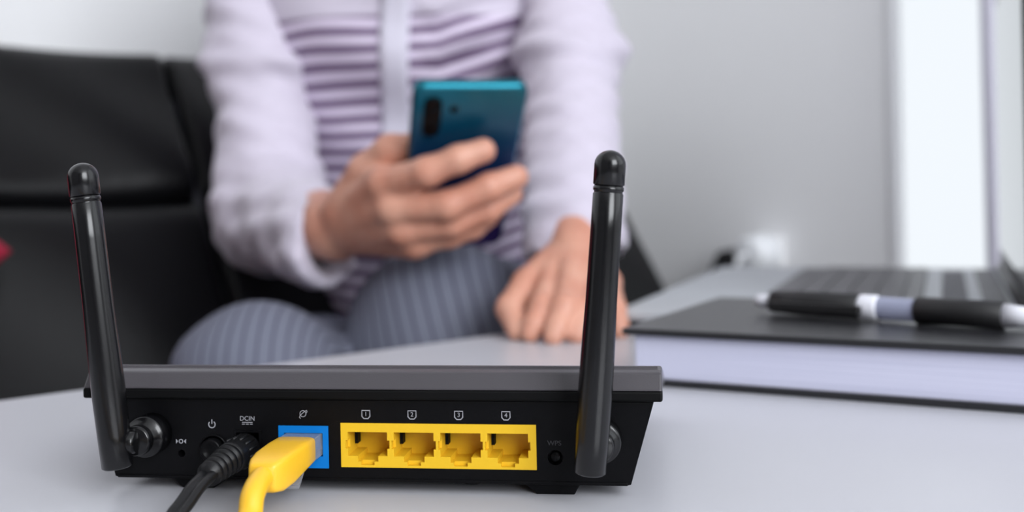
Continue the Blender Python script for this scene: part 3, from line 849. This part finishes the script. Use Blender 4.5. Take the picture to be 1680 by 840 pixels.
e1, nrm = Vector((0, 0.6, 1)).normalized(), Vector((0, -1, 0.6)).normalized()
v, f, n = [], [], 24
for side in (1, -1):
    for j_ in range(n + 1):
        for i_ in range(n + 1):
            a, b = -math.cos(math.pi * i_ / n), -math.cos(math.pi * j_ / n)
            th = 0.036 * ((1 - a ** 4) * (1 - b ** 4)) ** 0.45 * side
            pin = 1 - 0.06 * (1 - abs(a)) * abs(b) - 0.06 * (1 - abs(b)) * abs(a)
            u_, w_ = (a - b) * 0.0875 * pin, (a + b) * 0.0875 * pin
            v.append(Vector((ckx - 0.175 + u_, cky, ckz)) + e1 * (w_ * 0.985) + nrm * th)
bm = bmesh.new(); vs = [bm.verts.new(q) for q in v]; N1 = (n + 1) ** 2
for side in (0, 1):
    for j_ in range(n):
        for i_ in range(n):
            k = side * N1 + j_ * (n + 1) + i_
            bm.faces.new([vs[q] for q in (k, k + 1, k + n + 2, k + n + 1)])
bmesh.ops.remove_doubles(bm, verts=bm.verts, dist=1e-5)
rc = in_room(obj('square_cushion', bm, 'red', None, True))
tag(rc, 'crimson cushion standing on its corner on the sofa at the left edge', 'cushion')

# ================================================================== PERSON
PO = Vector((-0.09, 1.05, 0.0))
person = thing('person', 'person in a striped blouse and pinstripe trousers holding a teal phone', 'person', Matrix.Translation(PO))
def bmsh(fn, prims, h, pad=0.012, lo=None, hi=None):
    a, b = bounds(prims, pad)
    if lo is not None: a = np.maximum(a, np.array(lo))
    if hi is not None: b = np.minimum(b, np.array(hi))
    return solid(fn, a, b, h)
# arm joints
rs, ra_, re_ = Vector((-0.243, 1.03, 0.81)), W(428, 100, 1.0), W(446, 350, 0.95)
rw = W(552, 372, 0.775); rcuff = W(540, 396, 0.79)
ls, la_, le_ = Vector((0.045, 1.06, 0.84)), Vector((0.046, 1.0, 0.75)), W(936, 95, 0.93)
lw = W(946, 408, 0.722); lcuff = W(945, 418, 0.742)
# --- hands
def chain(js, rs_):
    return [cone(a, b, r0, r1) for a, b, r0, r1 in zip(js, js[1:], rs_, rs_[1:])]
RH = []
r_idx = [W(632, 302, .705), W(700, 282, .683), W(752, 261, .680), W(793, 247, .682)]
r_mid = [W(645, 340, .705), W(735, 337, .692), W(802, 307, .692), W(847, 290, .698)]
r_rng = [W(660, 374, .712), W(742, 366, .706), W(800, 342, .708), W(838, 318, .714)]
r_lit = [W(680, 396, .722), W(738, 386, .718), W(775, 373, .722), W(802, 356, .727)]
RH += chain(r_idx, [.0110, .0092, .0084, .0078])
RH += chain(r_mid, [.0110, .0092, .0084, .0078])
RH += chain(r_rng, [.0108, .0092, .0086, .0076])
RH += chain(r_lit, [.0098, .0080, .0074, .0066])
r_th = [W(566, 345, .752), W(602, 282, .735), W(640, 248, .722), W(684, 240, .716)]
RH += chain(r_th, [.0155, .0125, .0108, .0092])
rwp = rw
for q, r0 in ((r_idx, .0150), (r_mid, .0160), (r_rng, .0155), (r_lit, .0145)):
    RH.append(cone(rwp, q[0], r0 + .004, .0118))
RH.append(cone(r_th[1], r_idx[0], .0085, .0085))
RH.append(cone(rw, rw.lerp(re_, 0.35), .0245, .026))
hand_r = bmsh(lambda P: sdf_eval(P, RH, .0045), RH, .0016)
LH = []
l_th = [W(912, 430, .712), W(866, 466, .690), W(838, 506, .672), W(850, 541, .657)]
l_idx = [W(903, 458, .690), W(890, 502, .658), W(877, 532, .651), W(870, 547, .648)]
l_mid = [W(937, 450, .688), W(926, 504, .651), W(914, 537, .643), W(907, 553, .639)]
l_rng = [W(969, 455, .692), W(966, 505, .657), W(954, 536, .648), W(946, 552, .643)]
l_lit = [W(996, 463, .700), W(1008, 506, .670), W(1014, 531, .661), W(1017, 545, .657)]
LH += chain(l_th, [.0125, .0100, .0090, .0072])
LH += chain(l_idx, [.0092, .0080, .0070, .0058])
LH += chain(l_mid, [.0094, .0082, .0072, .0058])
LH += chain(l_rng, [.0090, .0078, .0068, .0056])
LH += chain(l_lit, [.0082, .0070, .0061, .0052])
for q, r0 in ((l_idx, .0120), (l_mid, .0125), (l_rng, .0120), (l_lit, .0110)):
    LH.append(cone(lw, q[0], r0 + .004, .0092))
LH.append(cone(lw, lw.lerp(le_, 0.35), .0195, .0185))
hand_l = bmsh(lambda P: sdf_eval(P, LH, .0032), LH, .0015)
# --- the rest of the body (under the clothes) down to neck and head
SH, CH = 0.81, 0.70
torso = [ell((-.065, 1.14, .40), (.10, .09, .08)), ell((-.078, 1.13, .49), (.105, .09, .11)), ell((-.088, 1.105, .59), (.120, .09, .12)), ell((-.093, 1.06, .70), (.145, .098, .12)),
         cone((-.205, 1.035, .80), (.025, 1.035, .80), .044, .044)]
body = torso + [cone((-.092, 1.03, .84), (-.092, .995, .91), .045, .043), ell((-.092, .955, 1.00), (.072, .092, .112)), ell((-.092, .868, .985), (.010, .020, .022)), ell((-.092, .866, .995), (.007, .012, .03)), ell((-.092, .876, .925), (.024, .018, .016)), ell((-.092, .872, .951), (.022, .012, .010)),
                ell((-.165, .965, .995), (.008, .018, .028)), ell((-.019, .965, .995), (.008, .018, .028)),
                cone(rs, ra_, .030, .024), cone(ra_, re_, .026, .024), cone(re_, rw, .022, .017), cone(ls, la_, .030, .024), cone(la_, le_, .026, .024), cone(le_, lw, .017, .013),
                cone((-.115, 1.10, .345), (-.170, .738, .410), .050, .036), cone((-.170, .738, .410), (-.19, .72, .09), .038, .030),
                cone((-.01, 1.11, .39), (-.058, .80, .430), .062, .048), cone((-.058, .80, .430), (-.05, .77, .09), .042, .030)]
body_s = bmsh(lambda P: sdf_eval(P, body, .03), body, .007)
bodyo = solid_mesh('body', [body_s, hand_r, hand_l], 'skin', person, PO)
hairp = [ell((-.092, .975, 1.03), (.088, .105, .105)), ell((-.092, 1.03, .96), (.082, .06, .12)), cone((-.092, 1.06, .92), (-.092, 1.09, .80), .055, .035)]
face = [ell((-.092, .885, .975), (.066, .075, .10))]
hair_s = bmsh(lambda P: np.maximum(sdf_eval(P, hairp, .03), -sdf_eval(P, face, .01)), hairp, .006)
solid_mesh('hair', [hair_s], 'hair', person, PO)
M['eye'] = mat('eye_white', (225, 222, 218), 0.25, bump=0.01); M['lip'] = mat('lip', (168, 88, 84), 0.45, bump=0.05)
for sgn in (-1, 1):
    ex = -.092 + sgn * .030
    ey = solid_mesh('eye', [bmsh(lambda P: sdf_eval(P, [ell((ex, .880, 1.004), (.014, .010, .0075))], .01), [ell((ex, .880, 1.004), (.014, .010, .0075))], .002)], 'eye', person, PO)
    solid_mesh('iris', [bmsh(lambda P: sdf_eval(P, [ell((ex, .8715, 1.003), (.0055, .003, .0055))], .01), [ell((ex, .8715, 1.003), (.0055, .003, .0055))], .0012)], 'hair', ey, PO)
    br = [cone((ex - sgn * .014, .866, 1.021), (ex + sgn * .018, .878, 1.022), .0035, .0022)]
    solid_mesh('eyebrow', [bmsh(lambda P: sdf_eval(P, br, .01), br, .0018)], 'hair', person, PO)
lp_ = [cone((-.108, .864, .951), (-.076, .864, .951), .0035, .0035), ell((-.092, .861, .950), (.014, .006, .0065))]
solid_mesh('lips', [bmsh(lambda P: sdf_eval(P, lp_, .006), lp_, .0018)], 'lip', person, PO)
# --- trousers
tr = [ell((-.065, 1.14, .38), (.122, .110, .09)),
      cone((-.115, 1.10, .340), (-.171, .725, .412), .066, .050), cone((-.171, .725, .412), (-.19, .715, .10), .050, .060),
      cone((-.005, 1.11, .385), (-.053, .795, .432), .080, .065), cone((-.053, .795, .432), (-.045, .765, .10), .060, .062)]
def trf(P):
    d = sdf_eval(P, tr[:1] + tr[1:3], .03); e = sdf_eval(P, tr[:1] + tr[3:], .03)
    o = np.minimum(d, e)
    wr = 0.0016 * np.sin(P[..., 2] * 95 + P[..., 0] * 40) * np.sin(P[..., 1] * 60)
    return o + wr
tr_s = bmsh(trf, tr, .005)
tro = solid_mesh('trousers', [tr_s], 'trouser', person, PO)
tv = tr_s[0]
def leg_coord(legs, tilt):
    best, co = None, None
    for q in legs:
        a = np.array(q[1]); d = np.array(q[2]) - a; t = np.clip((tv - a) @ d / (d @ d), 0, 1)
        r_ = tv - a - t[:, None] * d; dist = np.sqrt((r_ ** 2).sum(1)) - (q[3] + (q[4] - q[3]) * t)
        c_ = np.arctan2(r_[:, 0], np.hypot(r_[:, 1], r_[:, 2])) * .062 + tilt * (tv[:, 2] - .43)
        if best is None: best, co = dist, c_
        else: co = np.where(dist < best, c_, co); best = np.minimum(best, dist)
    return best, co
d1, c1_ = leg_coord(tr[1:3], 0.03); d2, c2_ = leg_coord(tr[3:], 0.24)
sa = tro.data.attributes.new('stripe', 'FLOAT', 'POINT'); sa.data.foreach_set('value', np.where(d1 < d2, c1_, c2_).astype(np.float32))
for sx_, sy_ in ((-.19, .70), (-.05, .75)):
    shp = [cone((sx_, sy_ + .02, .045), (sx_ - .005, sy_ - .15, .03), .042, .032), cone((sx_, sy_ + .02, .045), (sx_, sy_ + .02, .09), .04, .036)]
    ss = bmsh(lambda P: np.maximum(sdf_eval(P, shp, .02), -(P[..., 2] - 0.002)), shp, .006)
    solid_mesh('shoe', [ss], 'shoe', person, PO)
# --- blouse
bl = [ell((-.070, 1.135, .44), (.118, .110, .09)), ell((-.080, 1.12, .52), (.132, .115, .10)), ell((-.092, 1.095, .59), (.148, .115, .12)), ell((-.093, 1.045, .70), (.160, .115, .125)),
      cone((-.215, 1.035, .80), (.030, 1.035, .80), .057, .057)]
def blf(P):
    x, y, z = P[..., 0], P[..., 1], P[..., 2]
    d = sdf_eval(P, bl, .05)
    front = np.clip((1.08 - y) / .08, 0, 1)
    fold = .0035 * np.sin(z * 75 + x * 30) * np.sin(x * 22 + 1) + np.where(x > -.07, .004 * np.sin((z - .45 * (x + .07)) * 170), 0) * np.clip((z - .60) / .05, 0, 1)
    return d + fold * front
blouse = solid_mesh('blouse', [bmsh(blf, bl, .0055)], 'stripe', person, PO)
def sleeve(js, rs_, cuff_axis, seed):
    prims = chain(js, rs_)
    hol = [cone(js[-2].lerp(js[-1], .45), js[-1] + cuff_axis * .02, rs_[-1] - .009, rs_[-1] - .0062)]
    cf = np.array(js[-1]); ca = np.array(cuff_axis)
    def fn(P):
        d = sdf_eval(P, prims, .03)
        x, y, z = P[..., 0], P[..., 1], P[..., 2]
        wr = .0022 * np.sin(z * 130 + x * 60 + seed) * np.sin(y * 70 + z * 35 + seed) + .0016 * np.sin(z * 240 + y * 90 + seed * 2) * np.sin(x * 120)
        puff = -.007 * np.exp(-((z - .655) / .010) ** 2)                     # gathered fold across the upper arm
        d = d + wr + puff
        d = np.maximum(d, (P - cf) @ ca)
        return np.maximum(d, -sdf_eval(P, hol, .01))
    return solid_mesh('sleeve', [bmsh(fn, prims, .0042, .03)], 'sleeve', blouse, PO)
axr = (rcuff - re_).normalized(); axr = (axr + Vector((1.0, .15, 0.05))).normalized()
sleeve([rs, ra_, re_, rcuff], [.054, .042, .045, .035], axr, 0.3)
axl = Vector((.1, -.30, -.95)).normalized()
sleeve([ls, la_, le_, lcuff], [.054, .040, .037, .036], axl, 2.1)
# placket: a strip laid on the front of the blouse
def front_y(x, z):
    P = np.array([[x, yy, z] for yy in np.arange(.85, 1.12, .001)])
    d = blf(P); i = np.argmax(d < 0); return P[i, 1]
v, f = [], []
zs = np.linspace(.475, .80, 66)
for z in zs:
    xc_ = -.096 - (0.70 - z) * 0.05
    for dx in (-.0125, -.006, .006, .0125):
        v.append((xc_ + dx - PO.x, front_y(xc_ + dx, z) - .0035 - PO.y, z - PO.z))
for j in range(len(zs) - 1):
    for i in range(3):
        a = j * 4 + i; f.append((a, a + 1, a + 5, a + 4))
pk = poly('placket', v, f, 'placket', blouse, True)
sm = pk.modifiers.new('thickness', 'SOLIDIFY'); sm.thickness = 0.003; sm.offset = -1

# ================================================================== PHONE
U = Vector((.14, -.71, .69)).normalized(); Xp = Vector((.982, .19, 0)); Xp = (Xp - U * Xp.dot(U)).normalized(); Sp = U.cross(Xp)
top = W(775, 141, .664)
PMx = Matrix(((Xp.x, Sp.x, U.x, top.x), (Xp.y, Sp.y, U.y, top.y), (Xp.z, Sp.z, U.z, top.z), (0, 0, 0, 1)))
ph = thing('smartphone', 'teal-blue smartphone with black camera bump held in the hand', 'phone', PMx)
HW, PL, TH = .0355, .149, .0078
def rrect(hw, z0, z1, r, n=8):
    o = []
    for cx_, cz_, a0 in ((hw - r, z1 - r, 0), (-hw + r, z1 - r, 90), (-hw + r, z0 + r, 180), (hw - r, z0 + r, 270)):
        for k in range(n + 1):
            a = R(a0 + 90 * k / n); o.append((cx_ + r * math.cos(a), cz_ + r * math.sin(a)))
    return o
bm = bmesh.new(); prism(bm, rrect(HW, -PL, 0, .007), XX, ZZ, YY, 0, TH); obj('metal_frame', bm, 'pteal', ph, bevel=.0022, seg=4)
bm = bmesh.new(); prism(bm, rrect(HW - .0012, -PL + .0012, -.0012, .006), XX, ZZ, YY, -.0005, .0015); obj('back_glass', bm, 'phone', ph, bevel=.0008, seg=2)
bm = bmesh.new(); prism(bm, rrect(HW - .002, -PL + .002, -.002, .006), XX, ZZ, YY, TH - .001, TH + .0003); obj('screen', bm, 'screen', ph)
bm = bmesh.new(); prism(bm, [(a - .0228, b) for a, b in rrect(.0054, -.0400, -.0085, .0052)], XX, ZZ, YY, -.0022, .0); cmod = obj('camera_module', bm, 'lens', ph, bevel=.0004)
for zc_ in (-.0140, -.0242, -.0345):
    bm = bmesh.new(); lathe(bm, (-.0228, -.0021, zc_), (0, -1, 0), [(0, .0042), (.0006, .0042), (.0007, .0036), (.0004, .003)], 24); obj('camera_lens', bm, 'lens', cmod, True)
bm = bmesh.new(); lathe(bm, (-.0095, -.0004, -.0185), (0, -1, 0), [(0, .0028), (.0004, .0026)], 20); obj('flash', bm, 'lens', ph, True)

bpy.context.view_layer.update()
